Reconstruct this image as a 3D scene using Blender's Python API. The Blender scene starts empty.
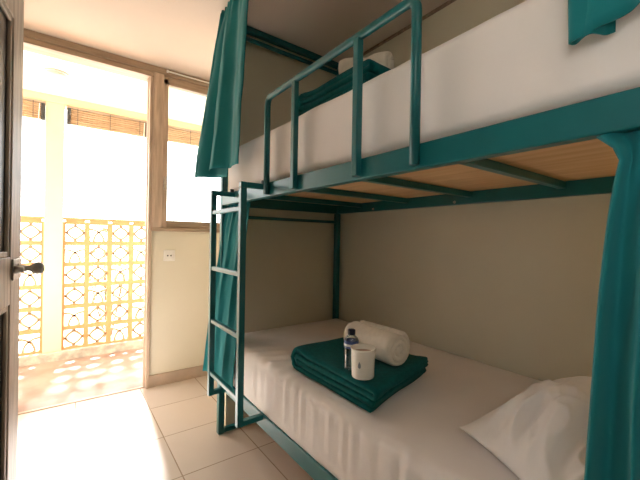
import bpy, bmesh, math, random
from mathutils import Vector, Matrix, noise

random.seed(7)
SC = bpy.context.scene
COL = SC.collection
PI = math.pi


# ------------------------------------------------------------------ helpers
def obj(name, bm, mat, parent=None, smooth=False, bevel=0.0, subsurf=0, solid=0.0):
    """link a bmesh as ONE mesh object"""
    bmesh.ops.recalc_face_normals(bm, faces=bm.faces)
    me = bpy.data.meshes.new(name)
    bm.to_mesh(me)
    bm.free()
    o = bpy.data.objects.new(name, me)
    COL.objects.link(o)
    if mat is not None:
        me.materials.append(mat)
    if smooth:
        for p in me.polygons:
            p.use_smooth = True
    if solid:
        m = o.modifiers.new('solid', 'SOLIDIFY')
        m.thickness = solid
        m.offset = 0
    if bevel:
        m = o.modifiers.new('bevel', 'BEVEL')
        m.width = bevel
        m.segments = 2
        m.limit_method = 'ANGLE'
        m.angle_limit = math.radians(40)
        m.harden_normals = False
    if subsurf:
        m = o.modifiers.new('sub', 'SUBSURF')
        m.levels = subsurf
        m.render_levels = subsurf
    if parent is not None:
        o.parent = parent
        o.matrix_parent_inverse = Matrix.Translation(-Vector(parent.location))
    return o


def thing(name, label, cat, loc, group=None):
    o = bpy.data.objects.new(name, None)
    o.empty_display_size = 0.1
    COL.objects.link(o)
    o.location = loc
    tag(o, label, cat, group)
    return o


def tag(o, label, cat, group=None):
    o['label'] = label
    o['category'] = cat
    if group:
        o['group'] = group
    return o


def struct(o, label=None):
    o['kind'] = 'structure'
    if label:
        o['label'] = label
    return o


def bx(bm, x0, x1, y0, y1, z0, z1):
    vs = [bm.verts.new((x, y, z)) for x in (x0, x1) for y in (y0, y1) for z in (z0, z1)]
    for f in ((0, 1, 3, 2), (4, 6, 7, 5), (0, 4, 5, 1), (2, 3, 7, 6), (0, 2, 6, 4), (1, 5, 7, 3)):
        bm.faces.new([vs[i] for i in f])
    return vs


def box(x0, x1, y0, y1, z0, z1):
    bm = bmesh.new()
    bx(bm, x0, x1, y0, y1, z0, z1)
    return bm


def tube(bm, pts, r, seg=10, cap=True):
    """round tube swept along a polyline; r is a radius or a list"""
    pts = [Vector(p) for p in pts]
    n = len(pts)
    rs = r if isinstance(r, (list, tuple)) else [r] * n
    rings = []
    prev = None
    for i, p in enumerate(pts):
        if i == 0:
            t = pts[1] - pts[0]
        elif i == n - 1:
            t = pts[-1] - pts[-2]
        else:
            t = (pts[i + 1] - p).normalized() + (p - pts[i - 1]).normalized()
        t.normalize()
        if prev is None:
            a = Vector((0, 0, 1)) if abs(t.z) < .9 else Vector((1, 0, 0))
            u = t.cross(a).normalized()
        else:
            u = (prev - t * prev.dot(t)).normalized()
        prev = u
        w = t.cross(u)
        rings.append([bm.verts.new(p + (u * math.cos(2 * PI * k / seg) + w * math.sin(2 * PI * k / seg)) * rs[i]) for k in range(seg)])
    for a, b in zip(rings, rings[1:]):
        for k in range(seg):
            bm.faces.new((a[k], a[(k + 1) % seg], b[(k + 1) % seg], b[k]))
    if cap:
        bm.faces.new(rings[0][::-1])
        bm.faces.new(rings[-1])
    return bm


def rounded(pts, r, n=5):
    """round the inner corners of a polyline"""
    pts = [Vector(p) for p in pts]
    out = [pts[0]]
    for a, b, c in zip(pts, pts[1:], pts[2:]):
        d1 = (a - b).normalized()
        d2 = (c - b).normalized()
        p1, p2 = b + d1 * r, b + d2 * r
        for k in range(n + 1):
            t = k / n
            out.append(p1 * (1 - t) ** 2 + b * 2 * t * (1 - t) + p2 * t * t)
    out.append(pts[-1])
    return out


def lathe(bm, prof, seg=28, c=(0, 0, 0)):
    rings = []
    for r, z in prof:
        if r < 1e-6:
            rings.append([bm.verts.new((c[0], c[1], c[2] + z))])
        else:
            rings.append([bm.verts.new((c[0] + r * math.cos(2 * PI * k / seg), c[1] + r * math.sin(2 * PI * k / seg), c[2] + z)) for k in range(seg)])
    for a, b in zip(rings, rings[1:]):
        for k in range(seg):
            q = [a[k % len(a)], a[(k + 1) % len(a)], b[(k + 1) % len(b)], b[k % len(b)]]
            u = []
            for v in q:
                if v not in u:
                    u.append(v)
            if len(u) > 2:
                bm.faces.new(u)
    return bm


def ribbon(bm, pts, w, y0, y1):
    """flat bar of width w following (x, z) points, extruded from y0 to y1"""
    pts = [Vector(p) for p in pts]
    L, R = [], []
    for i, p in enumerate(pts):
        a = pts[max(i - 1, 0)]
        b = pts[min(i + 1, len(pts) - 1)]
        t = (b - a).normalized()
        nrm = Vector((-t.y, t.x)) * w / 2
        L.append(p + nrm)
        R.append(p - nrm)
    ring = []
    for l, r in zip(L, R):
        ring.append([bm.verts.new((l.x, y0, l.y)), bm.verts.new((r.x, y0, r.y)), bm.verts.new((r.x, y1, r.y)), bm.verts.new((l.x, y1, l.y))])
    for a, b in zip(ring, ring[1:]):
        for k in range(4):
            bm.faces.new((a[k], a[(k + 1) % 4], b[(k + 1) % 4], b[k]))
    bm.faces.new(ring[0][::-1])
    bm.faces.new(ring[-1])


def nz(x, y, z=0.0, s=1.0):
    return noise.noise(Vector((x * s, y * s, z * s)))


# ---------------------------------------------------------------- materials
def mat(name, col, rough=.6, metal=0.0, spec=.5, var=0.0, vscale=8.0, bump=0.0, bscale=60.0, sheen=0.0, stretch=None, col2=None):
    m = bpy.data.materials.new(name)
    m.use_nodes = True
    nt = m.node_tree
    b = nt.nodes['Principled BSDF']
    b.inputs['Base Color'].default_value = (*col, 1)
    b.inputs['Roughness'].default_value = rough
    b.inputs['Metallic'].default_value = metal
    b.inputs['Specular IOR Level'].default_value = spec
    if sheen:
        b.inputs['Sheen Weight'].default_value = sheen
        b.inputs['Sheen Roughness'].default_value = .5
    if var or bump:
        tc = nt.nodes.new('ShaderNodeTexCoord')
        mp = nt.nodes.new('ShaderNodeMapping')
        nt.links.new(tc.outputs['Object'], mp.inputs['Vector'])
        if stretch:
            mp.inputs['Scale'].default_value = stretch
    if var:
        n = nt.nodes.new('ShaderNodeTexNoise')
        n.inputs['Scale'].default_value = vscale
        n.inputs['Detail'].default_value = 5
        nt.links.new(mp.outputs['Vector'], n.inputs['Vector'])
        mx = nt.nodes.new('ShaderNodeMix')
        mx.data_type = 'RGBA'
        c2 = col2 if col2 else tuple(c * (1 - var) for c in col)
        mx.inputs[6].default_value = (*col, 1)
        mx.inputs[7].default_value = (*c2, 1)
        rp = nt.nodes.new('ShaderNodeMapRange')
        rp.inputs['From Min'].default_value = .35
        rp.inputs['From Max'].default_value = .65
        nt.links.new(n.outputs['Fac'], rp.inputs['Value'])
        nt.links.new(rp.outputs['Result'], mx.inputs['Factor'])
        nt.links.new(mx.outputs[2], b.inputs['Base Color'])
    if bump:
        n2 = nt.nodes.new('ShaderNodeTexNoise')
        n2.inputs['Scale'].default_value = bscale
        n2.inputs['Detail'].default_value = 4
        nt.links.new(mp.outputs['Vector'], n2.inputs['Vector'])
        bp = nt.nodes.new('ShaderNodeBump')
        bp.inputs['Strength'].default_value = bump
        bp.inputs['Distance'].default_value = .004
        nt.links.new(n2.outputs['Fac'], bp.inputs['Height'])
        nt.links.new(bp.outputs['Normal'], b.inputs['Normal'])
    return m


def tile_mat(name, col, col2, grout, size, ox, oy, rough=.28):
    m = mat(name, col, rough)
    nt = m.node_tree
    b = nt.nodes['Principled BSDF']
    g = nt.nodes.new('ShaderNodeNewGeometry')
    mp = nt.nodes.new('ShaderNodeMapping')
    mp.inputs['Location'].default_value = (-ox, -oy, 0)
    nt.links.new(g.outputs['Position'], mp.inputs['Vector'])
    br = nt.nodes.new('ShaderNodeTexBrick')
    br.offset = 0
    br.squash = 1
    br.inputs['Scale'].default_value = 1
    br.inputs['Brick Width'].default_value = size
    br.inputs['Row Height'].default_value = size
    br.inputs['Mortar Size'].default_value = .0032
    br.inputs['Mortar Smooth'].default_value = .2
    br.inputs['Bias'].default_value = 0
    br.inputs['Color1'].default_value = (*col, 1)
    br.inputs['Color2'].default_value = (*[a * .93 for a in col], 1)
    br.inputs['Mortar'].default_value = (*grout, 1)
    nt.links.new(mp.outputs['Vector'], br.inputs['Vector'])
    n = nt.nodes.new('ShaderNodeTexNoise')
    n.inputs['Scale'].default_value = 5
    n.inputs['Detail'].default_value = 6
    nt.links.new(mp.outputs['Vector'], n.inputs['Vector'])
    rp = nt.nodes.new('ShaderNodeMapRange')
    rp.inputs['From Min'].default_value = .4
    rp.inputs['From Max'].default_value = .7
    rp.inputs['To Max'].default_value = .35
    nt.links.new(n.outputs['Fac'], rp.inputs['Value'])
    mx = nt.nodes.new('ShaderNodeMix')
    mx.data_type = 'RGBA'
    mx.inputs[7].default_value = (*col2, 1)
    nt.links.new(rp.outputs['Result'], mx.inputs['Factor'])
    nt.links.new(br.outputs['Color'], mx.inputs[6])
    nt.links.new(mx.outputs[2], b.inputs['Base Color'])
    bp = nt.nodes.new('ShaderNodeBump')
    bp.inputs['Strength'].default_value = .35
    bp.inputs['Distance'].default_value = .002
    bp.invert = True
    nt.links.new(br.outputs['Fac'], bp.inputs['Height'])
    nt.links.new(bp.outputs['Normal'], b.inputs['Normal'])
    return m


def glass_mat(name, tint, gloss=.08):
    m = bpy.data.materials.new(name)
    m.use_nodes = True
    nt = m.node_tree
    nt.nodes.remove(nt.nodes['Principled BSDF'])
    out = nt.nodes['Material Output']
    tr = nt.nodes.new('ShaderNodeBsdfTransparent')
    tr.inputs['Color'].default_value = (*tint, 1)
    gl = nt.nodes.new('ShaderNodeBsdfGlossy')
    gl.inputs['Roughness'].default_value = .05
    lw = nt.nodes.new('ShaderNodeLayerWeight')
    lw.inputs['Blend'].default_value = .25
    rp = nt.nodes.new('ShaderNodeMapRange')
    rp.inputs['To Min'].default_value = gloss
    rp.inputs['To Max'].default_value = .7
    nt.links.new(lw.outputs['Fresnel'], rp.inputs['Value'])
    mx = nt.nodes.new('ShaderNodeMixShader')
    nt.links.new(rp.outputs['Result'], mx.inputs['Fac'])
    nt.links.new(tr.outputs['BSDF'], mx.inputs[1])
    nt.links.new(gl.outputs['BSDF'], mx.inputs[2])
    nt.links.new(mx.outputs['Shader'], out.inputs['Surface'])
    return m


def bamboo_mat(name):
    m = mat(name, (.52, .35, .21), .6, var=.3, vscale=6, stretch=(1, 1, 30))
    nt = m.node_tree
    b = nt.nodes['Principled BSDF']
    w = nt.nodes.new('ShaderNodeTexWave')
    w.bands_direction = 'Z'
    w.inputs['Scale'].default_value = 30
    tc = nt.nodes.new('ShaderNodeTexCoord')
    nt.links.new(tc.outputs['Object'], w.inputs['Vector'])
    bp = nt.nodes.new('ShaderNodeBump')
    bp.inputs['Strength'].default_value = .6
    bp.inputs['Distance'].default_value = .003
    nt.links.new(w.outputs['Fac'], bp.inputs['Height'])
    nt.links.new(bp.outputs['Normal'], b.inputs['Normal'])
    return m


M = dict(
    wall=mat('cream_wall_paint', (.745, .695, .565), .75, var=.05, vscale=2.5, bump=.08, bscale=120),
    ceil=mat('cream_ceiling_paint', (.70, .605, .535), .8, var=.04, vscale=2),
    veranda=mat('pale_yellow_paint', (.74, .64, .36), .75, var=.05, vscale=3),
    white=mat('white_paint', (.82, .80, .76), .7, var=.03, vscale=3),
    tile=tile_mat('beige_floor_tile', (.73, .66, .615), (.67, .595, .545), (.36, .28, .21), .4, .072, 1.727, .2),
    terracotta=mat('terracotta_floor', (.36, .26, .21), .6, var=.3, vscale=5, col2=(.27, .185, .145)),
    skirting=mat('beige_tile_skirting', (.56, .45, .36), .4, var=.12, vscale=9),
    concrete=mat('rough_grey_concrete', (.48, .42, .35), .9, var=.35, vscale=18, bump=.3, bscale=60),
    timber=mat('pale_brown_timber', (.60, .46, .35), .5, var=.35, vscale=6, stretch=(6, 6, .6), bump=.1, bscale=30),
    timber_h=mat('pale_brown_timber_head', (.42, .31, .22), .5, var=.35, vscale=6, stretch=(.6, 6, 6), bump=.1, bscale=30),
    door=mat('weathered_door_timber', (.52, .42, .33), .5, var=.4, vscale=7, stretch=(8, 8, .7), bump=.15, bscale=30),
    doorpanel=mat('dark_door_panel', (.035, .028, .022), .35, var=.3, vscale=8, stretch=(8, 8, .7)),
    teal=mat('teal_gloss_paint', (.007, .135, .150), .32, spec=.5, var=.12, vscale=12, bump=.03, bscale=90),
    cloth=mat('teal_curtain_cloth', (.010, .185, .205), .85, spec=.2, var=.12, vscale=5, bump=.35, bscale=22, sheen=.12),
    towel=mat('teal_towelling', (.003, .110, .115), .95, spec=.1, var=.25, vscale=60, bump=.5, bscale=420, sheen=.04),
    towel_hem=mat('teal_towel_hem', (.02, .17, .155), .8, spec=.2, bump=.3, bscale=300),
    wtowel=mat('white_towelling', (.78, .72, .63), .95, spec=.1, var=.08, vscale=40, bump=.8, bscale=300, sheen=.2),
    sheet=mat('white_cotton_sheet', (.86, .815, .80), .85, spec=.2, var=.04, vscale=4, bump=.25, bscale=14),
    pillow=mat('white_pillow_cotton', (.86, .835, .83), .8, spec=.25, bump=.2, bscale=16),
    ply=mat('orange_plywood', (.78, .50, .26), .5, var=.3, vscale=5, stretch=(6, .6, 1), col2=(.66, .38, .17)),
    plastic=mat('white_plastic', (.85, .83, .78), .35),
    dark=mat('dark_plastic', (.03, .03, .03), .4),
    metal=mat('worn_brass_steel', (.58, .54, .48), .42, metal=.3, var=.4, vscale=60),
    cup=mat('white_paper_cup', (.86, .83, .76), .5),
    cupmark=mat('grey_print', (.30, .34, .36), .6),
    cupin=mat('brown_cup_inside', (.55, .40, .32), .6),
    blue=mat('blue_label_film', (.03, .07, .24), .35),
    labelwhite=mat('white_label_film', (.75, .78, .8), .35),
    cap=mat('dark_blue_cap', (.008, .012, .035), .4),
    pet=glass_mat('clear_bottle_plastic', (.86, .93, .95), .10),
    water=glass_mat('still_water', (.80, .90, .93), .04),
    pane=glass_mat('window_glass', (.97, .98, .97), .03),
    bamboo=bamboo_mat('split_bamboo'),
    block=mat('orange_painted_block', (.54, .25, .11), .8, var=.12, vscale=9),
    blockthin=mat('tan_painted_block', (.40, .27, .16), .8, var=.15, vscale=14),
    ground=mat('pale_sunlit_paving', (.62, .58, .5), .9, var=.15, vscale=2),
    leaf=mat('green_leaf', (.22, .36, .12), .5, var=.4, vscale=4),
    bark=mat('brown_stem', (.16, .10, .06), .8),
    lampglass=mat('opal_lamp_cover', (.55, .40, .34), .4),
)

# --------------------------------------------------------------- the setting
H = 2.447
XL, XR, YE, YB = -.27, 1.655, 2.895, -1.7     # left wall, long wall, end wall, rear wall
struct(obj('floor', box(XL - .1, XR + .12, YB - .1, 2.925, -.12, 0), M['tile']))
struct(obj('floor_veranda', box(-2.6, 3.6, 2.925, 4.0, -.14, -.004), M['terracotta']))
struct(obj('ceiling', box(XL - .1, XR + .12, YB - .1, YE + .1, H, H + .14), M['ceil']))
struct(obj('ceiling_veranda', box(-2.6, 3.6, YE + .1, 4.16, 2.43, 2.58), M['white']))
struct(obj('wall_right', box(XR, XR + .12, YB, YE + .1, 0, H), M['wall']))
struct(obj('wall_rear', box(XL - .1, XR, YB - .1, YB, 0, H), M['wall']))
struct(obj('wall_partition', box(.805, XR, 2.035, 2.125, 0, H), M['wall']))
# left wall with its doorway and the dim space behind it
bm = bmesh.new()
WY0, WY1, WZ0, WZ1 = -.52, .10, 1.20, 1.72      # added side window for fill light
bx(bm, XL - .1, XL, YB, WY0, 0, H)
bx(bm, XL - .1, XL, WY1, .74, 0, H)
bx(bm, XL - .1, XL, WY0, WY1, 0, WZ0)
bx(bm, XL - .1, XL, WY0, WY1, WZ1, H)
bx(bm, XL - .1, XL, 1.70, YE, 0, H)
bx(bm, XL - .1, XL, .74, 1.70, 2.08, H)
bx(bm, -1.0, -.9, .5, YE, 0, H)
bx(bm, -.9, XL - .1, .5, .6, 0, H)
bx(bm, -1.0, XL - .1, .5, YE, H, H + .14)
bx(bm, -1.0, XL - .1, .5, YE, -.12, 0)
struct(obj('wall_left', bm, M['wall']))
# end wall round the doorway and the window
bm = bmesh.new()
bx(bm, -2.6, -.335, YE, YE + .1, 0, H)
bx(bm, .527, 3.6, YE, YE + .1, 0, 1.197)
bx(bm, 1.50, 3.6, YE, YE + .1, 1.197, H)
struct(obj('wall_end', bm, M['wall']))
bm = bmesh.new()
bx(bm, .527, 1.65, YE - .012, YE, 0, .09)
struct(obj('baseboard_end', bm, M['skirting'], bevel=.002))
struct(obj('baseboard_right', box(XR - .012, XR, YB, 2.03, 0, .09), M['skirting']))
struct(obj('junction_shade_strip', box(XR - .014, XR, YB, 2.03, H - .014, H), M['timber_h']))  # brown strip drawn in for the shade line where wall meets ceiling

# timber frame of the doorway and the window
dr = bpy.data.objects.new('door_1', None)
COL.objects.link(dr)
dr.location = (.1, YE, 0)
struct(dr)
obj('door_jamb', box(.504, .527, YE - .02, YE + .11, 0, 2.365), M['timber'], dr, bevel=.003)
obj('door_jamb', box(-.335, -.305, YE - .02, YE + .11, 0, 2.365), M['timber'], dr, bevel=.003)
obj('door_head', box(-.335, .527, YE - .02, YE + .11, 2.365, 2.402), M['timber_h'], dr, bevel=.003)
obj('door_stop', box(.499, .504, YE + .03, YE + .08, 0, 2.365), M['timber'], dr, bevel=.002)
obj('threshold', box(-.305, .497, YE + .015, YE + .04, 0, .006), M['skirting'], dr)
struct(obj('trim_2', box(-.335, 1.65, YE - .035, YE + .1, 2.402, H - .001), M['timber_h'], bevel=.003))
wn = bpy.data.objects.new('window_1', None)
COL.objects.link(wn)
wn.location = (1.0, YE, 1.2)
struct(wn)
obj('window_jamb', box(.5275, .60, YE - .028, YE + .1, 1.197, 2.402), M['timber'], wn, bevel=.003)
obj('window_jamb', box(1.46, 1.50, YE - .02, YE + .1, 1.197, 2.402), M['timber'], wn, bevel=.003)
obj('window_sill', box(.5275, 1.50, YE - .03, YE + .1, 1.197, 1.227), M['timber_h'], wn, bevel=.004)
obj('sash', box(.60, .637, YE - .012, YE + .04, 1.227, 2.38), M['timber'], wn, bevel=.003)
obj('sash', box(1.42, 1.46, YE - .012, YE + .04, 1.227, 2.38), M['timber'], wn, bevel=.003)
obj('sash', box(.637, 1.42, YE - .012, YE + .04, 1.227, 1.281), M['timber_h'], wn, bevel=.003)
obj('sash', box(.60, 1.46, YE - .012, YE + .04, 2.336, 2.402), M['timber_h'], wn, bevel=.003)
obj('pane', box(.637, 1.42, YE + .012, YE + .016, 1.281, 2.336), M['pane'], wn)
bm = bmesh.new()
bx(bm, .606, .620, YE - .022, YE - .012, 1.52, 1.62)
tube(bm, [(.613, YE - .022, 1.60), (.613, YE - .045, 1.60), (.613, YE - .05, 1.54)], .005, 8)
obj('window_latch', bm, M['metal'], wn, bevel=.002)

w2 = bpy.data.objects.new('fill_window', None)  # unseen window, added to let fill light in from the left
COL.objects.link(w2)
w2.location = (XL, -.17, WZ0)
struct(w2)
for a in (WY0, WY1 - .05):
    obj('window_jamb', box(XL - .1, XL + .012, a, a + .05, WZ0, WZ1), M['timber'], w2, bevel=.003)
obj('window_sill', box(XL - .1, XL + .03, WY0 + .05, WY1 - .05, WZ0, WZ0 + .03), M['timber_h'], w2, bevel=.003)
obj('window_head', box(XL - .1, XL + .012, WY0 + .05, WY1 - .05, WZ1 - .05, WZ1), M['timber_h'], w2, bevel=.003)
obj('pane', box(XL - .06, XL - .055, WY0 + .05, WY1 - .05, WZ0 + .03, WZ1 - .05), M['pane'], w2)

# door leaf in the left wall, standing ajar
az = math.radians(6.7)
d_leaf = Vector((math.sin(az), math.cos(az), 0))
n_leaf = Vector((math.cos(az), -math.sin(az), 0))
free = Vector((-.129, 1.652, 0))
LW = .86
hinge = free - d_leaf * LW


def leafbox(bm, a0, a1, n0, n1, z0, z1):
    vs = []
    for a in (a0, a1):
        for n in (n0, n1):
            for z in (z0, z1):
                vs.append(bm.verts.new(hinge + d_leaf * a + n_leaf * n + Vector((0, 0, z))))
    for f in ((0, 1, 3, 2), (4, 6, 7, 5), (0, 4, 5, 1), (2, 3, 7, 6), (0, 2, 6, 4), (1, 5, 7, 3)):
        bm.faces.new([vs[i] for i in f])


dl = bpy.data.objects.new('door_2', None)
COL.objects.link(dl)
dl.location = hinge
struct(dl)
T0, T1 = -.036, 0
ST = .125
for a0, a1 in ((0, ST), (LW - ST, LW)):
    bm = bmesh.new()
    leafbox(bm, a0, a1, T0, T1, .012, 2.04)
    obj('stile', bm, M['door'], dl, bevel=.003)
for z0, z1 in ((.012, .23), (.92, 1.08), (1.865, 2.04)):
    bm = bmesh.new()
    leafbox(bm, ST, LW - ST, T0, T1, z0, z1)
    obj('door_rail', bm, M['door'], dl, bevel=.003)
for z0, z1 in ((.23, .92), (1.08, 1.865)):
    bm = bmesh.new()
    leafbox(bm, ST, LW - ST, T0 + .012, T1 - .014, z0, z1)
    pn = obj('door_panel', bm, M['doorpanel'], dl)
    bm = bmesh.new()
    w = .018
    leafbox(bm, ST, ST + w, T1 - .014, T1 - .004, z0, z1)
    leafbox(bm, LW - ST - w, LW - ST, T1 - .014, T1 - .004, z0, z1)
    leafbox(bm, ST + w, LW - ST - w, T1 - .014, T1 - .004, z0, z0 + w)
    leafbox(bm, ST + w, LW - ST - w, T1 - .014, T1 - .004, z1 - w, z1)
    mo = obj('moulding', bm, M['door'], dl, bevel=.003)
KZ = 1.035
bm = bmesh.new()
leafbox(bm, LW - .115, LW - .012, T1, T1 + .006, KZ - .036, KZ + .036)
obj('lock_plate', bm, M['metal'], dl, bevel=.003)
kp = hinge + d_leaf * (LW - .055) + Vector((0, 0, KZ))
bm = bmesh.new()
prof = [(0, .018), (.006, .018), (.016, .014), (.03, .010), (.038, .010), (.046, .018), (.058, .023), (.068, .022), (.076, .013), (.078, .002)]
tube(bm, [kp + n_leaf * p[0] for p in prof], [p[1] for p in prof], 16)
obj('door_handle', bm, M['metal'], dl, smooth=True)
bm = bmesh.new()
tube(bm, [kp + n_leaf * .006 - d_leaf * .05, kp + n_leaf * .030 - d_leaf * .05], [.014, .010], 14)
obj('lock_button', bm, M['metal'], dl, smooth=True)
for z in (.25, 1.05, 1.82):
    bm = bmesh.new()
    tube(bm, [hinge + n_leaf * .006 + Vector((0, 0, z - .04)), hinge + n_leaf * .006 + Vector((0, 0, z + .04))], .007, 10)
    obj('hinge', bm, M['metal'], dl, smooth=True)
bm = bmesh.new()
bx(bm, XL - .1, XL + .012, .69, .74, 0, 2.13)
bx(bm, XL - .1, XL + .012, 1.70, 1.75, 0, 2.13)
bx(bm, XL - .1, XL + .012, .74, 1.70, 2.08, 2.13)
struct(obj('trim_3', bm, M['door'], bevel=.003))

# veranda: kerb, pillars, beam
struct(obj('wall_veranda', box(-2.6, 3.6, 3.98, 4.14, -.14, .078), M['concrete'], bevel=.006))
for x0, x1 in ((-.155, -.016), (-1.63, -1.49), (2.27, 2.41)):
    struct(obj('wall_veranda_pillar', box(x0, x1, 4.0, 4.14, .078, 2.36), M['veranda'], bevel=.004))
struct(obj('wall_veranda_beam', box(-2.6, 3.6, 4.0, 4.14, 2.36, 2.43), M['veranda'], bevel=.004))
struct(obj('ground', box(-14, 14, -12, 30, -.26, -.16), M['ground']))

# breeze-block screens
CW, CH, RT = .19, .2, .040
PAT_R = ['DAD', 'ADD', 'DDA', 'DAD', 'ADD', 'DDA']
PAT_L = ['DDA', 'DDD', 'AAD', 'DDA', 'DDD', 'ADA']


def screen(name, x0, ncol, label, pats, flip):
    y0, y1 = 4.03, 4.10
    z0 = .078
    t = thing(name, label, 'screen wall', (x0 + ncol * CW / 2, 4.06, z0), 'breeze block screens of the veranda')
    bm = bmesh.new()
    for c in range(ncol + 1):
        x = x0 + c * CW
        bx(bm, x - RT / 2 if c else x, x + RT / 2 if c < ncol else x, y0, y1, z0, z0 + 6 * CH)
    for r in range(7):
        z = z0 + r * CH
        for c in range(ncol):
            bx(bm, x0 + c * CW + RT / 2, x0 + (c + 1) * CW - RT / 2, y0, y1, z if r == 0 else z - RT / 2, z + RT / 2)
    n_grid = len(bm.faces)
    obj('coping', box(x0, x0 + ncol * CW, y0 - .012, y1 + .012, z0 + 6 * CH + RT / 2, z0 + 6 * CH + .042), M['block'], t, bevel=.004)
    for c in range(ncol):
        for r in range(6):
            cx = x0 + (c + .5) * CW
            cz = z0 + (5 - r + .5) * CH
            hw, hh = CW / 2 - RT / 2, CH / 2 - RT / 2
            k = (ncol - 1 - c) if flip else c
            ch = pats[r][k % 3]
            if ch == 'D':
                w = .019
                a = .93
                P = [(cx - hw * a, cz), (cx, cz + hh * .8), (cx + hw * a, cz), (cx, cz - hh * .8)]
                for i in range(4):
                    p, q = Vector(P[i]), Vector(P[(i + 1) % 4])
                    mid = (p + q) / 2 + ((p + q) / 2 - Vector((cx, cz))) * .10
                    ribbon(bm, [p, mid, q], w, y0 + .012, y1 - .012)
                ribbon(bm, [(cx, cz + hh * .8), (cx, cz + hh)], w * 1.2, y0 + .012, y1 - .012)
                ribbon(bm, [(cx, cz - hh * .8), (cx, cz - hh)], w * 1.2, y0 + .012, y1 - .012)
                ribbon(bm, [(cx - hw * a, cz), (cx - hw, cz)], w * 1.2, y0 + .012, y1 - .012)
                ribbon(bm, [(cx + hw * a, cz), (cx + hw, cz)], w * 1.2, y0 + .012, y1 - .012)
            else:
                R = hw * 1.55
                for s in (-1, 1):
                    pts = []
                    for i in range(9):
                        an = i / 8 * PI / 2
                        pts.append((cx + s * (hw - R * math.cos(an)), cz - hh + R * math.sin(an)))
                    ribbon(bm, pts, .017, y0 + .012, y1 - .012)
    g = obj('block_lattice', bm, M['block'], t)
    g.data.materials.append(M['blockthin'])
    for p in list(g.data.polygons)[n_grid:]:
        p.material_index = 1
    return t


screen('breeze_block_screen', -.016, 12, 'orange breeze block screen to the right of the pale yellow pillar, seen through the doorway', PAT_R, False)
screen('breeze_block_screen', -.155 - 7 * CW, 7, 'orange breeze block screen to the left of the pillar, behind the door handle', PAT_L, True)


# bamboo blinds hung under the veranda beam
def blind(x0, x1, label):
    t = thing('bamboo_blind', label, 'blind', ((x0 + x1) / 2, 4.02, 2.36), 'bamboo blinds of the veranda')
    bm = bmesh.new()
    prof = []
    for i in range(25):
        z = 2.192 + .145 * i / 24
        prof.append((4.0 + .006 * math.sin(i * 1.9), z))
    back = [(4.034 + .004 * math.sin(i * 2.3), 2.192 + .145 * i / 24) for i in range(24, -1, -1)]
    loop = prof + back
    A = [bm.verts.new((x0 + .03, y, z)) for y, z in loop]
    B = [bm.verts.new((x1 - .03, y, z)) for y, z in loop]
    n = len(loop)
    for i in range(n):
        bm.faces.new((A[i], A[(i + 1) % n], B[(i + 1) % n], B[i]))
    bm.faces.new(A)
    bm.faces.new(B[::-1])
    obj('folded_slats', bm, M['bamboo'], t)
    obj('head_rail', box(x0, x1, 3.99, 4.03, 2.338, 2.36), M['timber_h'], t, bevel=.003)
    for a in (x0, x1 - .03):
        obj('end_binding', box(a, a + .03, 3.985, 4.04, 2.185, 2.337), M['dark'], t, bevel=.003)
    for f in (.12, .5, .88):
        bm = bmesh.new()
        x = x0 + (x1 - x0) * f
        tube(bm, [(x, 3.988, 2.345), (x, 3.986, 2.27), (x, 3.988, 2.19)], .0025, 6)
        obj('lift_cord', bm, M['dark'], t)
    bm = bmesh.new()
    tube(bm, [(x1 - .04, 3.985, 2.33), (x1 - .05, 3.975, 2.1), (x1 - .075, 3.97, 1.98)], .003, 6)
    obj('pull_cord', bm, M['plastic'], t)


blind(0.0, .69, 'raised bamboo blind hanging right of the pillar, seen through the doorway')
blind(-.86, -.157, 'raised bamboo blind hanging left of the pillar, beside the door leaf')
blind(.73, 1.5, 'raised bamboo blind seen through the window pane beside the teal curtain')

t = thing('ceiling_lamp', 'round flush lamp on the white veranda ceiling beyond the doorway', 'lamp', (-.07, 3.44, 2.43))
bm = bmesh.new()
lathe(bm, [(0, 0), (.082, 0), (.082, -.012), (.07, -.014), (0, -.014)], 28, (-.07, 3.44, 2.43))
obj('lamp_base', bm, M['lampglass'], t, smooth=False)
bm = bmesh.new()
lathe(bm, [(.068, -.0145), (.064, -.022), (.04, -.028), (0, -.03)], 28, (-.07, 3.44, 2.43))
obj('lamp_cover', bm, M['lampglass'], t, smooth=True)


# shrub outside
def shrub(x, y, z, h, n, label):
    t = thing('shrub', label, 'shrub', (x, y, z))
    st = bmesh.new()
    lf = bmesh.new()
    for i in range(7):
        a = random.uniform(0, 2 * PI)
        r = random.uniform(.05, .3)
        top = Vector((x + r * math.cos(a), y + r * math.sin(a) * .6, z + h * random.uniform(.75, 1)))
        base = Vector((x + .04 * math.cos(a), y + .04 * math.sin(a), z))
        mid = base.lerp(top, .5) + Vector((.04 * math.cos(a), 0, .05))
        tube(st, [base, mid, top], [.012, .008, .003], 6)
        for k in range(n):
            f = random.uniform(.3, 1)
            p = base.lerp(mid, f * 2) if f < .5 else mid.lerp(top, f * 2 - 1)
            d = Vector((random.uniform(-1, 1), random.uniform(-1, 1), random.uniform(-.2, .8))).normalized()
            s = d.cross(Vector((random.uniform(-1, 1), random.uniform(-1, 1), 1))).normalized()
            L = random.uniform(.06, .12)
            q = [p, p + d * L * .5 + s * L * .22, p + d * L, p + d * L * .5 - s * L * .22]
            q[1].z += .008
            q[3].z += .008
            lf.faces.new([lf.verts.new(v) for v in q])
    obj('stem', st, M['bark'], t)
    obj('foliage', lf, M['leaf'], t)


shrub(.46, 5.2, -.14, 1.6, 16, 'leafy green shrub outside, behind the orange breeze block screen')


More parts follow.
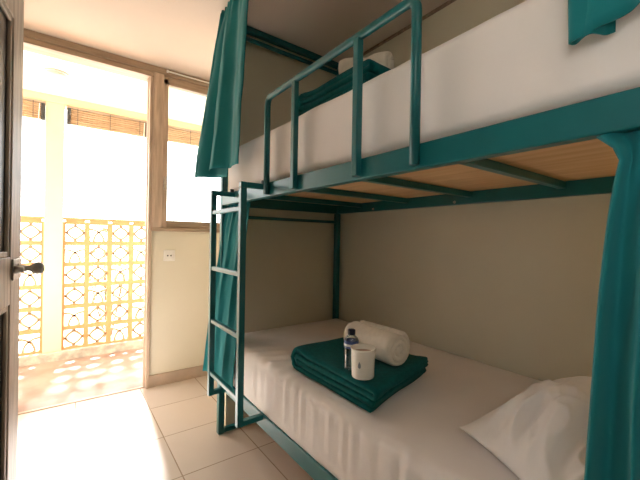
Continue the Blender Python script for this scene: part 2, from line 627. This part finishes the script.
# ------------------------------------------------------------- wall fittings
t = thing('wall_socket', 'small square white wall socket below the window, right of the doorway', 'socket', (.66, YE, 1.007))
obj('plate', box(.618, .704, YE - .010, YE, .964, 1.05), M['plastic'], t, bevel=.004)
obj('rocker', box(.630, .692, YE - .0125, YE - .0095, .978, 1.036), M['white'], t, bevel=.002)
for x in (.648, .672):
    bm = bmesh.new()
    tube(bm, [(x, YE - .0124, 1.007), (x, YE - .0140, 1.007)], .006, 10)
    obj('socket_hole', bm, M['dark'], t)
t = thing('curtain_rod', 'thin white rod fixed under the ceiling above the window', 'curtain rod', (1.0, YE - .045, 2.425))
bm = bmesh.new()
tube(bm, [(.62, YE - .048, 2.424), (1.45, YE - .048, 2.424)], .0055, 10)
obj('rod', bm, M['plastic'], t, smooth=True)
for x in (.618, 1.452):
    bm = bmesh.new()
    tube(bm, [(x - .006, YE - .048, 2.424), (x + .006, YE - .048, 2.424)], .011, 12)
    bx(bm, x - .005, x + .005, YE - .048, YE - .035, 2.418, 2.430)
    obj('rod_bracket', bm, M['plastic'], t)

# ------------------------------------------------------------------ bunk bed
X0, X1 = .735, 1.635           # outer faces front / back
Y0, Y1 = -.02, 2.003           # outer faces near / far
PW = .036
bed = thing('bunk_bed', 'teal metal bunk bed with guard rail and plywood upper base', 'bunk bed', ((X0 + X1) / 2, 1.0, 0))


def part(name, m, *b, bevel=.004, parent=bed, mat_=None):
    return obj(name, box(*b), m, parent, bevel=bevel)


TE = M['teal']
for px in (X0, X1 - PW):
    for py in (Y0, Y1 - PW):
        part('post', TE, px, px + PW, py, py + PW, 0, 2.41)
for py in (Y0, Y1 - PW):
    part('floor_runner', TE, X0 + PW, X1 - PW, py + .004, py + PW - .004, .001, .026)
    for z0, z1 in ((.283, .352), (1.343, 1.408)):
        part('end_rail', TE, X0 + PW, X1 - PW, py + .003, py + PW - .003, z0, z1)
    part('canopy_rail', TE, X0, X1, py, py + PW, 2.411, 2.446)
    part('curtain_bar', TE, X0 + PW, X1 - PW, py + .008, py + .028, 2.362, 2.384)
    part('curtain_bar', TE, X0 + PW, X1 - PW, py + .008, py + .026, 1.272, 1.292)
for px in (X0, X1 - PW + .003):
    for z0, z1 in ((.283, .352), (1.343, 1.408)):
        part('side_rail', TE, px, px + PW - .003, Y0 + PW, Y1 - PW, z0, z1)
part('canopy_rail', TE, X0 + .001, X0 + PW - .001, Y0 + PW, Y1 - PW, 2.412, 2.445)
for y in (.16, .545, .94, 1.33, 1.72):
    part('cross_bar', TE, X0 + PW - .003, X1 - PW + .003, y - .014, y + .014, 1.374, 1.401, bevel=.002)
    part('cross_bar', TE, X0 + PW - .003, X1 - PW + .003, y - .014, y + .014, .287, .311, bevel=.002)
part('plywood_base', M['ply'], X0 + PW - .001, X1 - PW + .001, Y0 + PW, Y1 - PW, 1.402, 1.416, bevel=.001)
part('plywood_base', M['ply'], X0 + PW - .001, X1 - PW + .001, Y0 + PW, Y1 - PW, .312, .327, bevel=.001)
bm = bmesh.new()
tube(bm, [(X0 + PW + .007, Y0 + PW, 1.366), (X0 + PW + .007, Y1 - PW, 1.366)], .0025, 8)
obj('curtain_wire', bm, M['metal'], bed)
for px in (X0 - .011,):
    # guard rail: bent tube with two uprights between its legs
    GZ = 1.783
    bm = bmesh.new()
    tube(bm, rounded([(px, 1.395, 1.352), (px, 1.395, GZ), (px, .578, GZ), (px, .578, 1.352)], .035), .0135, 12)
    gr = obj('guard_rail', bm, TE, bed, smooth=True)
    for y in (1.165, .80):
        bm = bmesh.new()
        bx(bm, px - .011, px + .011, y - .0125, y + .0125, 1.352, GZ - .004)
        obj('upright', bm, TE, gr, bevel=.003)
        gr_child = bm
for o in list(bpy.data.objects):
    if o.name.startswith('upright'):
        o.matrix_parent_inverse = gr.matrix_world.inverted()

for y in (.30, 1.02, 1.60):
    bm = bmesh.new()
    tube(bm, [(X1 - PW + .003, y, 1.356), (X1 - PW - .005, y, 1.356)], [.0075, .005], 10)
    obj('bolt', bm, M['metal'], bed)

# ladder hooked on the front of the bed
lad = thing('bunk_ladder', 'teal metal ladder with four rungs hooked on the bunk bed', 'ladder', (.623, 1.6, .3))
LX = .623
for y in (1.42, 1.79):
    obj('ladder_rail', box(LX - .014, LX + .014, y - .014, y + .014, .330, 1.375), TE, lad, bevel=.003)
    bm = bmesh.new()
    bx(bm, LX + .014, X0 - .001, y - .013, y + .013, 1.376, 1.400)
    bx(bm, LX - .014, LX + .014, y - .014, y + .014, 1.3755, 1.400)
    obj('hook', bm, TE, lad, bevel=.003)
    bm = bmesh.new()
    bx(bm, X0 - .022, X0 - .002, y - .005, y + .005, 1.4005, 1.417)
    obj('hook_tab', bm, M['dark'], lad, bevel=.001)
    obj('bracket', box(LX + .014, X0 - .001, y - .013, y + .013, .331, .354), TE, lad, bevel=.003)
for z in (1.284, .995, .722, .450):
    obj('rung', box(LX - .011, LX + .011, 1.434, 1.776, z - .010, z + .010), TE, lad, bevel=.003)


# ----------------------------------------------------------------- mattresses
def rbox(x0, x1, y0, y1, z0, z1, r, nx, ny, nzv, fn=None):
    """rounded box from a dense cube lattice, optionally displaced by fn(p, n)"""
    bm = bmesh.new()
    c = Vector(((x0 + x1) / 2, (y0 + y1) / 2, (z0 + z1) / 2))
    h = Vector(((x1 - x0) / 2, (y1 - y0) / 2, (z1 - z0) / 2))
    cache = {}

    def coord(i, n, hh):
        # denser samples near the edges so the rounding is smooth
        k = 4
        if i <= k:
            return -hh + r * 1.0 * i / k
        if i >= n - k:
            return hh - r * 1.0 * (n - i) / k
        return -hh + r + (2 * hh - 2 * r) * (i - k) / (n - 2 * k)

    def V(i, j, k):
        key = (i, j, k)
        if key not in cache:
            p = Vector((coord(i, nx, h.x), coord(j, ny, h.y), coord(k, nzv, h.z)))
            q = Vector((max(-h.x + r, min(h.x - r, p.x)), max(-h.y + r, min(h.y - r, p.y)), max(-h.z + r, min(h.z - r, p.z))))
            d = p - q
            n = d.normalized() if d.length > 1e-9 else Vector((0, 0, 1))
            p = q + n * r
            if fn:
                p = p + fn(p + c, n)
            cache[key] = bm.verts.new(p + c)
        return cache[key]

    for i in range(nx):
        for j in range(ny):
            for k in (0, nzv):
                bm.faces.new((V(i, j, k), V(i + 1, j, k), V(i + 1, j + 1, k), V(i, j + 1, k)))
    for i in range(nx):
        for k in range(nzv):
            for j in (0, ny):
                bm.faces.new((V(i, j, k), V(i + 1, j, k), V(i + 1, j, k + 1), V(i, j, k + 1)))
    for j in range(ny):
        for k in range(nzv):
            for i in (0, nx):
                bm.faces.new((V(i, j, k), V(i, j + 1, k), V(i, j + 1, k + 1), V(i, j, k + 1)))
    return bm


def low_fn(p, n):
    d = Vector((0, 0, 0))
    if n.z > .3:
        d.z += .004 * nz(p.x, p.y, 0, 5) + .0025 * nz(p.x, p.y, 3, 14)
        # soft creases near the far front corner
        m = math.exp(-((p.y - 1.35) / .28) ** 2) * math.exp(-((p.x - .80) / .10) ** 2)
        d.z += .0045 * m * math.sin(p.y * 75 + p.x * 30)
    if n.x < -.3:
        zz = (p.z - .34) / .24
        m = max(0, min(1, (zz - .05) * 1.6)) * (1 - .55 * max(0, min(1, (zz - .8) * 5)))
        f = .5 + .5 * nz(0, p.y, 2, 4)
        d.x += -.0046 * m * f * (math.sin(p.y * 88 + 3 * nz(0, p.y, 0, 6)) + .6 * math.sin(p.y * 151 + p.z * 9))
        d.x += .004 * nz(0, p.y, p.z, 7)
    return d


def up_fn(p, n):
    d = Vector((0, 0, 0))
    if n.z > .3:
        d.z += .004 * nz(p.x, p.y, 5, 5)
    if n.x < -.3:
        d.x += .004 * nz(3, p.y, p.z, 5) + .002 * nz(1, p.y, p.z, 12)
        m = math.exp(-((p.y - .22) / .14) ** 2) * math.exp(-((p.z - 1.47) / .06) ** 2)
        d.x += -.010 * m * (1 - 2.5 * abs(nz(p.y + .5 * p.z, p.z * .5, 3, 13)))
    return d


mb = rbox(X0 + .004, X1 - .020, Y0 + .05, Y1 - PW - .008, .329, .588, .042, 34, 150, 18, low_fn)
ml = obj('mattress', mb, M['sheet'], None, smooth=True)
tag(ml, 'white sheeted lower bunk mattress under the pillow and folded towel', 'mattress', 'bunk mattresses')
mb = rbox(X0 + .027, X1 - .030, Y0 + .05, Y1 - PW - .008, 1.4175, 1.668, .028, 26, 110, 18, up_fn)
mu = obj('mattress', mb, M['sheet'], None, smooth=True)
tag(mu, 'white sheeted upper bunk mattress behind the teal guard rail', 'mattress', 'bunk mattresses')


# --------------------------------------------------------------------- pillow
def pillow(name, A, eu, ev, LU, LV, T, label):
    """A: corner nearest the middle of the bed; eu, ev: edge directions"""
    N = 110
    bm = bmesh.new()
    grids = []
    for side in (1, -1):
        g = []
        for i in range(N + 1):
            row = []
            for j in range(N + 1):
                u, v = i / N * 2 - 1, j / N * 2 - 1
                e = max(0, (1 - abs(u) ** 2.4)) ** .78 * max(0, (1 - abs(v) ** 2.4)) ** .70
                # edges pulled in between the corners
                pu = u * (1 - .055 * (1 - v * v))
                pv = v * (1 - .065 * (1 - u * u))
                p = A + eu * (pu + 1) / 2 * LU + ev * (pv + 1) / 2 * LV
                wr = 0
                if side == 1:
                    # creases radiating from the near corner
                    du, dv = (u + 1), (v + 1)
                    rr = math.hypot(du, dv)
                    an = math.atan2(dv, du)
                    wr = .011 * abs(math.sin(an * 5 + 2.5 * nz(u, v, 0, 2) + rr * 1.5)) ** 1.5 * -math.exp(-((rr - .62) / .38) ** 2)
                    wr += .024 * (1 - 3.0 * abs(nz(u * 1.1, v * 1.5, 4, 1.9)))
                    wr += .015 * (1 - 2.8 * abs(nz(u + .6 * v, v - .5 * u, 9, 3.1)))
                    wr *= math.exp(-(max(0, u + .45) / .5) ** 2) * min(1, max(0, (v + .82) / .45))
                    wr += .006 * nz(u, v, 21, 1.8)
                    z = T * e + wr * min(1, e * 2)
                else:
                    z = -.20 * T * e
                q = p + Vector((0, 0, z))
                row.append(q)
            g.append(row)
        grids.append(g)
    vt = [[bm.verts.new(p) for p in row] for row in grids[0]]
    vb = [[vt[i][j] if i in (0, N) or j in (0, N) else bm.verts.new(grids[1][i][j]) for j in range(N + 1)] for i in range(N + 1)]
    for i in range(N):
        for j in range(N):
            bm.faces.new((vt[i][j], vt[i + 1][j], vt[i + 1][j + 1], vt[i][j + 1]))
            bm.faces.new((vb[i][j], vb[i][j + 1], vb[i + 1][j + 1], vb[i + 1][j]))
    o = obj(name, bm, M['pillow'], None, smooth=True)
    tag(o, label, 'pillow')
    return o


eu = Vector((.60, -.11, .035)).normalized()
ev = Vector((-.215, -.42, 0)).normalized()
pillow('pillow', Vector((.950, .577, .603)), eu, ev, .64, .40, .125, 'plump white pillow on the lower bunk beside the teal curtain')


# --------------------------------------------------------------------- towels
def strip_loop(center, th):
    """closed outline of a band of thickness th about a 2-D centre line"""
    n = len(center)
    L, R = [], []
    for i, p in enumerate(center):
        a = center[max(i - 1, 0)]
        b = center[min(i + 1, n - 1)]
        t = (b - a).normalized()
        nn = Vector((-t.y, t.x)) * th / 2
        L.append(p + nn)
        R.append(p - nn)
    return L, R


def folded_towel(x0, x1, y0, y1, z, label, group, seed, skew=0.0):
    """two nested folds: rounded back on the far side, lobes on the near side"""
    t = thing('folded_towel', label, 'towel', ((x0 + x1) / 2, (y0 + y1) / 2, z), group)
    th = .0195

    def arc(cx, cz, r, a0, a1, n=8):
        return [Vector((cx + r * math.cos(a0 + (a1 - a0) * k / n), cz + r * math.sin(a0 + (a1 - a0) * k / n))) for k in range(n + 1)]

    zs = [z + th * (.5 + k * 1.09 + (.10 if k > 1 else 0)) for k in range(4)]
    ro = (zs[3] - zs[0]) / 2
    ri = (zs[2] - zs[1]) / 2
    zc = (zs[0] + zs[3]) / 2
    rf = (zs[3] - zs[2]) / 2
    path = []

    def seg(ya, yb, zz, n=14):
        return [Vector((ya + (yb - ya) * k / n, zz)) for k in range(n + 1)]
    # outer bottom free end -> far fold -> outer top -> near fold -> inner top -> inner far fold -> inner bottom
    path += seg(y0 + .022, y1 - ro, zs[0])
    path += arc(y1 - ro, zc, ro, -PI / 2, PI / 2)[1:]
    path += seg(y1 - ro, y0 + .012, zs[3])[1:]
    path += arc(y0 + .012, (zs[2] + zs[3]) / 2, rf, PI / 2, 3 * PI / 2)[1:]
    path += seg(y0 + .012, y1 - ro - .004, zs[2])[1:]
    path += arc(y1 - ro - .004, zc, ri, PI / 2, -PI / 2)[1:]
    path += seg(y1 - ro - .004, y0 + .006, zs[1])[1:]
    L, R = strip_loop(path, th)
    bm = bmesh.new()
    NX = 22
    rings = []
    for i in range(NX + 1):
        f = i / NX
        e = min(f, 1 - f) * (x1 - x0)
        sh = 1 - max(0, 1 - e / .010) * .25        # soft rounded selvedge
        ring = []
        for k in range(len(L)):
            for P in (L[k], R[k]):
                pass
        pts = L + R[::-1]
        cs = path + path[::-1]
        for p, cpt in zip(pts, cs):
            q = cpt + (p - cpt) * sh
            x = x0 + (x1 - x0) * f
            hgt = (q.y - z) / .084
            x += .010 * hgt * nz(q.x, 0, seed, 6) + .006 * nz(q.x * 3, q.y * 30, seed + f * 2, 2)
            yy = q.x + skew * (f - .5) * (x1 - x0) * max(0, 1 - (q.x - y0) / (y1 - y0)) + .010 * nz(x, q.y * 20, seed, 5)
            sag = .009 * hgt * nz(x, q.x, seed + 5, 6) + .016 * hgt * math.exp(-((q.x - y1 + .03) / .07) ** 2) - .010 * hgt * math.exp(-((q.x - y0 - .10) / .06) ** 2) * f
            ring.append(bm.verts.new((x, yy, max(z + .0005, q.y + sag))))
        rings.append(ring)
    n = len(rings[0])
    for a, b in zip(rings, rings[1:]):
        for k in range(n):
            bm.faces.new((a[k], a[(k + 1) % n], b[(k + 1) % n], b[k]))
    m = len(L)
    for ring in (rings[0], rings[-1]):
        for k in range(m - 1):
            bm.faces.new((ring[k], ring[k + 1], ring[n - 2 - k], ring[n - 1 - k]))
    obj('towelling', bm, M['towel'], t, smooth=True)
    return t


folded_towel(.80, 1.215, .832, 1.275, .594, 'thick teal towel folded on the lower bunk under the cup and bottle', 'folded teal towels', 3.0, .26)
folded_towel(.80, 1.245, .84, 1.275, 1.672, 'thick teal towel folded on the upper bunk behind the guard rail', 'folded teal towels', 8.0, .06)


def rolled_towel(a, b, R, label, group, turns=3.0, seed=0, dip=0.0):
    """spiral roll of towelling with its axis from a to b"""
    a, b = Vector(a), Vector(b)
    ax = (b - a)
    Ln = ax.length
    ax.normalize()
    up = Vector((0, 0, 1))
    sx = ax.cross(up).normalized()
    th = R / (turns + .25) * .94
    bm = bmesh.new()
    n = int(turns * 22)
    line = []
    for k in range(n + 1):
        f = k / n
        an = -f * turns * 2 * PI + 2.2
        r = th * .35 + (R - th * .5 - th * .35) * f
        line.append(Vector((r * math.cos(an), r * math.sin(an))))
    L, R_ = strip_loop(line, th)
    pts = L + R_[::-1]
    cs = line + line[::-1]
    NA = 20
    rings = []
    for i in range(NA + 1):
        f = i / NA
        e = min(f, 1 - f) * Ln
        sh = 1 - max(0, 1 - e / .014) ** 1.5 * .5
        ring = []
        for k, (p, c) in enumerate(zip(pts, cs)):
            q = c + (p - c) * sh
            kk = k if k <= n else 2 * n + 1 - k
            bulge = (1 - kk / n) * .016 * (1 if f > .5 else -1) * max(0, abs(f - .5) * 2 - .7) / .3
            rr = 1 + .05 * nz(f * 3, kk * .05, seed, 1) - dip * math.exp(-((f - .52) / .13) ** 2)
            w = a + ax * (Ln * f + bulge + .004 * nz(kk * .12, f, seed + 3)) + sx * q.x * rr + up * q.y * rr
            ring.append(bm.verts.new(w))
        rings.append(ring)
    m = len(rings[0])
    for A, B in zip(rings, rings[1:]):
        for k in range(m):
            bm.faces.new((A[k], A[(k + 1) % m], B[(k + 1) % m], B[k]))
    q = n + 1
    for ring in (rings[0], rings[-1]):
        for k in range(q - 1):
            bm.faces.new((ring[k], ring[k + 1], ring[m - 2 - k], ring[m - 1 - k]))
    o = obj('rolled_towel', bm, M['wtowel'], None, smooth=True)
    tag(o, label, 'towel', group)
    return o


ZT = .594 + .0885
rolled_towel((.998, 1.10, ZT + .071), (.995, .850, ZT + .071), .0715, 'white towel rolled up behind the cup on the lower bunk', 'rolled white towels', seed=1)
rolled_towel((.885, 1.062, 1.672 + .0855 + .066), (.968, .893, 1.672 + .0855 + .056), .056, 'white towel rolled up on the folded towel of the upper bunk', 'rolled white towels', seed=6, dip=.22)

# ------------------------------------------------------------ cup and bottle
CX, CY = .836, .872
t = thing('cup', 'white cup with a small grey mark standing before the rolled towel', 'cup', (CX, CY, ZT))
bm = bmesh.new()
lathe(bm, [(0, 0), (.037, 0), (.0385, .004), (.0415, .094), (.0435, .096), (.0435, .100), (.0405, .100), (.0375, .008), (0, .008)], 36, (CX, CY, ZT + .001))
obj('cup_body', bm, M['cup'], t, smooth=True, bevel=.0008)
bm = bmesh.new()
lathe(bm, [(.0393, .060), (.0399, .078), (.0395, .080), (0, .080)], 30, (CX, CY, ZT + .001))
bm2 = bmesh.new()
lathe(bm2, [(.0385, .082), (0, .082)], 30, (CX, CY, ZT + .001))
bm.free()
obj('drink', bm2, M['cupin'], t)
# small drop-shaped print on the side that faces the camera
bm = bmesh.new()
a0 = math.atan2(-CY, -CX) - .30
pts = [(0, .062), (-.004, .054), (-.0055, .047), (-.004, .041), (0, .039), (.004, .041), (.0055, .047), (.004, .054)]
for off in (0.0003, .0009):
    pass
ring = []
for s, zz in pts:
    r = .0387 + .003 * zz / .09 + .0006
    an = a0 + s / r
    ring.append((CX + r * math.cos(an), CY + r * math.sin(an), ZT + .001 + zz))
vs = [bm.verts.new(p) for p in ring]
bm.faces.new(vs)
obj('print_mark', bm, M['cupmark'], t, solid=.0004)

BX, BY = .846, .945
t = thing('water_bottle', 'small clear water bottle with blue label between cup and rolled towel', 'bottle', (BX, BY, ZT))
bm = bmesh.new()
prof = [(0, .004), (.018, 0), (.024, .002), (.0265, .008), (.0265, .030), (.0255, .034), (.0265, .038), (.0265, .080), (.0258, .090), (.0255, .106), (.0225, .115), (.016, .122), (.0115, .126), (.0110, .130)]
lathe(bm, prof, 30, (BX, BY, ZT + .001))
obj('bottle_body', bm, M['pet'], t, smooth=True)
bm = bmesh.new()
lathe(bm, [(0, .006), (.022, .005), (.0245, .010), (.0245, .088), (0, .088)], 26, (BX, BY, ZT + .001))
obj('water', bm, M['water'], t, smooth=True)
bm = bmesh.new()
lathe(bm, [(.0266, .0805), (.0274, .0815), (.0268, .094), (.0266, .1065), (.0260, .1068)], 30, (BX, BY, ZT + .001))
obj('label_band', bm, M['blue'], t, smooth=True)
bm = bmesh.new()
lathe(bm, [(.0275, .088), (.0278, .0885), (.0276, .0955), (.0271, .096)], 30, (BX, BY, ZT + .001))
obj('label_stripe', bm, M['labelwhite'], t, smooth=True)
bm = bmesh.new()
lathe(bm, [(.0118, .127), (.0138, .1275), (.0142, .130), (.0142, .142), (.0130, .1445), (0, .145)], 28, (BX, BY, ZT + .001))
obj('cap', bm, M['cap'], t, smooth=True)


# ------------------------------------------------------------------- curtains
def lerp_path(pts, u):
    n = len(pts) - 1
    f = min(max(u, 0), 1) * n
    i = min(int(f), n - 1)
    return Vector(pts[i]).lerp(Vector(pts[i + 1]), f - i)


def curtain(name, top, bot, nf, amp_t, amp_b, label, group, nu=150, nv=46, ph=0.0, ease=1.0, seed=0.0, mid=None, gather=.10, flap=0.0):
    """cloth between a gathered heading line and a hem line, with running folds"""
    bm = bmesh.new()
    rows = []
    for j in range(nv + 1):
        v = j / nv
        row = []
        for i in range(nu + 1):
            u = i / nu
            a = lerp_path(top, u)
            b = lerp_path(bot, u)
            p = a.lerp(b, v)
            hv = v ** ease
            p.x = a.x + (b.x - a.x) * hv
            p.y = a.y + (b.y - a.y) * hv
            if mid:
                p += Vector(mid) * math.sin(PI * v)
            t = (lerp_path(bot, min(u + .02, 1)) - lerp_path(bot, max(u - .02, 0)))
            t.z = 0
            t.normalize()
            nrm = Vector((t.y, -t.x, 0))
            uu = u + .05 * nz(u * 3, v * 1.2, seed) + .02 * math.sin(v * 3 + seed)
            w = 2 * PI * nf * uu + ph
            s1 = math.sin(w)
            fold = s1 + .28 * math.sin(2 * w + 1.1 + seed)
            amp = amp_t + (amp_b - amp_t) * v ** .8
            # small tight pleats at the heading
            g = math.exp(-v / gather)
            fold2 = math.sin(2 * PI * nf * 3.2 * u + seed * 2) * g
            p += nrm * (amp * fold * (1 - .6 * g) + amp_t * .9 * fold2)
            p += t * (.35 * amp * math.cos(w))
            p += nrm * (.006 * nz(u * 4, v * 5, seed + 7) * min(1, v * 3))
            p.z += .004 * nz(u * 5, v * 2, seed + 2) * v
            p += nrm * (.0035 * nz(u * 14 + v * 2, v * 9, seed + 11)) * min(1, v * 4 + .3)
            if flap:
                k = math.exp(-((v - .022) / .020) ** 2) * math.exp(-(u / .13) ** 2)
                p += -t * flap * k + nrm * .4 * flap * k
            row.append(bm.verts.new(p))
        rows.append(row)
    for a, b in zip(rows, rows[1:]):
        for i in range(nu):
            bm.faces.new((a[i], a[i + 1], b[i + 1], b[i]))
    o = obj(name, bm, M['cloth'], None, smooth=True, solid=.0028)
    tag(o, label, 'curtain', group)
    return o


G = 'teal bunk curtains'
curtain('curtain', [(.722, 1.78, 2.425), (.705, 1.94, 2.425), (.702, 1.85, 2.43), (.700, 1.72, 2.43), (.700, 1.54, 2.43)],
        [(.690, 1.76, 1.475), (.610, 2.055, 1.500), (.628, 1.975, 1.530), (.655, 1.83, 1.525), (.692, 1.59, 1.515)], 3.3, .010, .021,
        'teal curtain tied up beside the upper bunk, in front of the window', G, ph=.6, ease=.9, seed=1.3)
curtain('curtain', [(.778, 1.94, 1.362), (.778, 1.80, 1.362), (.778, 1.67, 1.362)],
        [(.678, 2.06, .36), (.688, 1.90, .36), (.695, 1.70, .36)], 2.4, .008, .014,
        'teal curtain hanging behind the ladder of the lower bunk', G, ph=2.0, ease=.75, seed=4.1)
curtain('curtain', [(.780, .130, 1.362), (.780, .085, 1.362), (.780, .02, 1.362)],
        [(.712, .217, .34), (.708, .12, .34), (.700, -.06, .34)], 3.0, .007, .018,
        'long teal curtain beside the pillow at the near end of the lower bunk', G, ph=1.2, ease=.28, seed=2.2, flap=.042)
curtain('curtain', [(.725, .17, 2.425), (.707, .222, 2.43), (.705, .10, 2.43), (.705, -.01, 2.43)],
        [(.732, .172, 1.512), (.712, .228, 1.506), (.700, .11, 1.535), (.690, -.03, 1.575)], 3.4, .007, .011,
        'teal curtain hem hanging over the near end of the upper mattress', G, ph=.2, seed=6.0)

# --------------------------------------------------------------------- light
w = bpy.data.worlds.new('sky')
SC.world = w
w.use_nodes = True
bg = w.node_tree.nodes['Background']
bg.inputs['Color'].default_value = (1.0, .99, .985, 1)
bg.inputs["Strength"].default_value = 6.0

sun = bpy.data.lights.new('sun', 'SUN')
sun.energy = 47
sun.angle = math.radians(7.0)
sun.color = (1, .98, .97)
so = bpy.data.objects.new('sun', sun)
COL.objects.link(so)
sd = Vector((-.14, -1.0, -.97))
so.rotation_euler = sd.to_track_quat('-Z', 'Y').to_euler()

lamp = bpy.data.lights.new('room_fill', 'AREA')  # added area light without fixture, fills the room from behind the camera
lamp.shape = 'RECTANGLE'
lamp.size = .5
lamp.size_y = 1.2
lamp.energy = 4.0
lamp.color = (1, .95, .91)
lo = bpy.data.objects.new('room_fill', lamp)
COL.objects.link(lo)
lo.location = (.1, -.75, 2.40)

rl = bpy.data.lights.new('bunk_warm_fill', 'POINT')  # added warm point light without fixture, makes the glow on the bunk wall
rl.energy = .45
rl.color = (1, .68, .30)
rl.shadow_soft_size = .04
ro = bpy.data.objects.new('bunk_warm_fill', rl)
COL.objects.link(ro)
ro.location = (1.45, .07, 1.22)

# -------------------------------------------------------------------- camera
yaw, pit, rol, fpx = .63484, -.0022, .01679, 346.2
f = Vector((math.sin(yaw) * math.cos(pit), math.cos(yaw) * math.cos(pit), math.sin(pit)))
r0 = Vector((math.cos(yaw), -math.sin(yaw), 0))
u0 = r0.cross(f)
r = r0 * math.cos(rol) + u0 * math.sin(rol)
u = -r0 * math.sin(rol) + u0 * math.cos(rol)
cam = bpy.data.cameras.new('camera')
cam.sensor_width = 36
cam.lens = fpx / 640 * 36
cam.clip_start = .02
co = bpy.data.objects.new('camera', cam)
COL.objects.link(co)
mw = Matrix((r, u, -f)).transposed().to_4x4()
mw.translation = (0, 0, 1.155)
co.matrix_world = mw
SC.camera = co

SC.view_settings.view_transform = 'Standard'
SC.view_settings.look = 'None'
SC.view_settings.gamma = 1
SC.view_settings.exposure = 0.12
SC.view_settings.use_curve_mapping = False
SC.cycles.use_denoising = True
SC.cycles.max_bounces = 10
SC.cycles.diffuse_bounces = 6
SC.cycles.transparent_max_bounces = 16
SC.cycles.caustics_reflective = False
SC.cycles.caustics_refractive = False
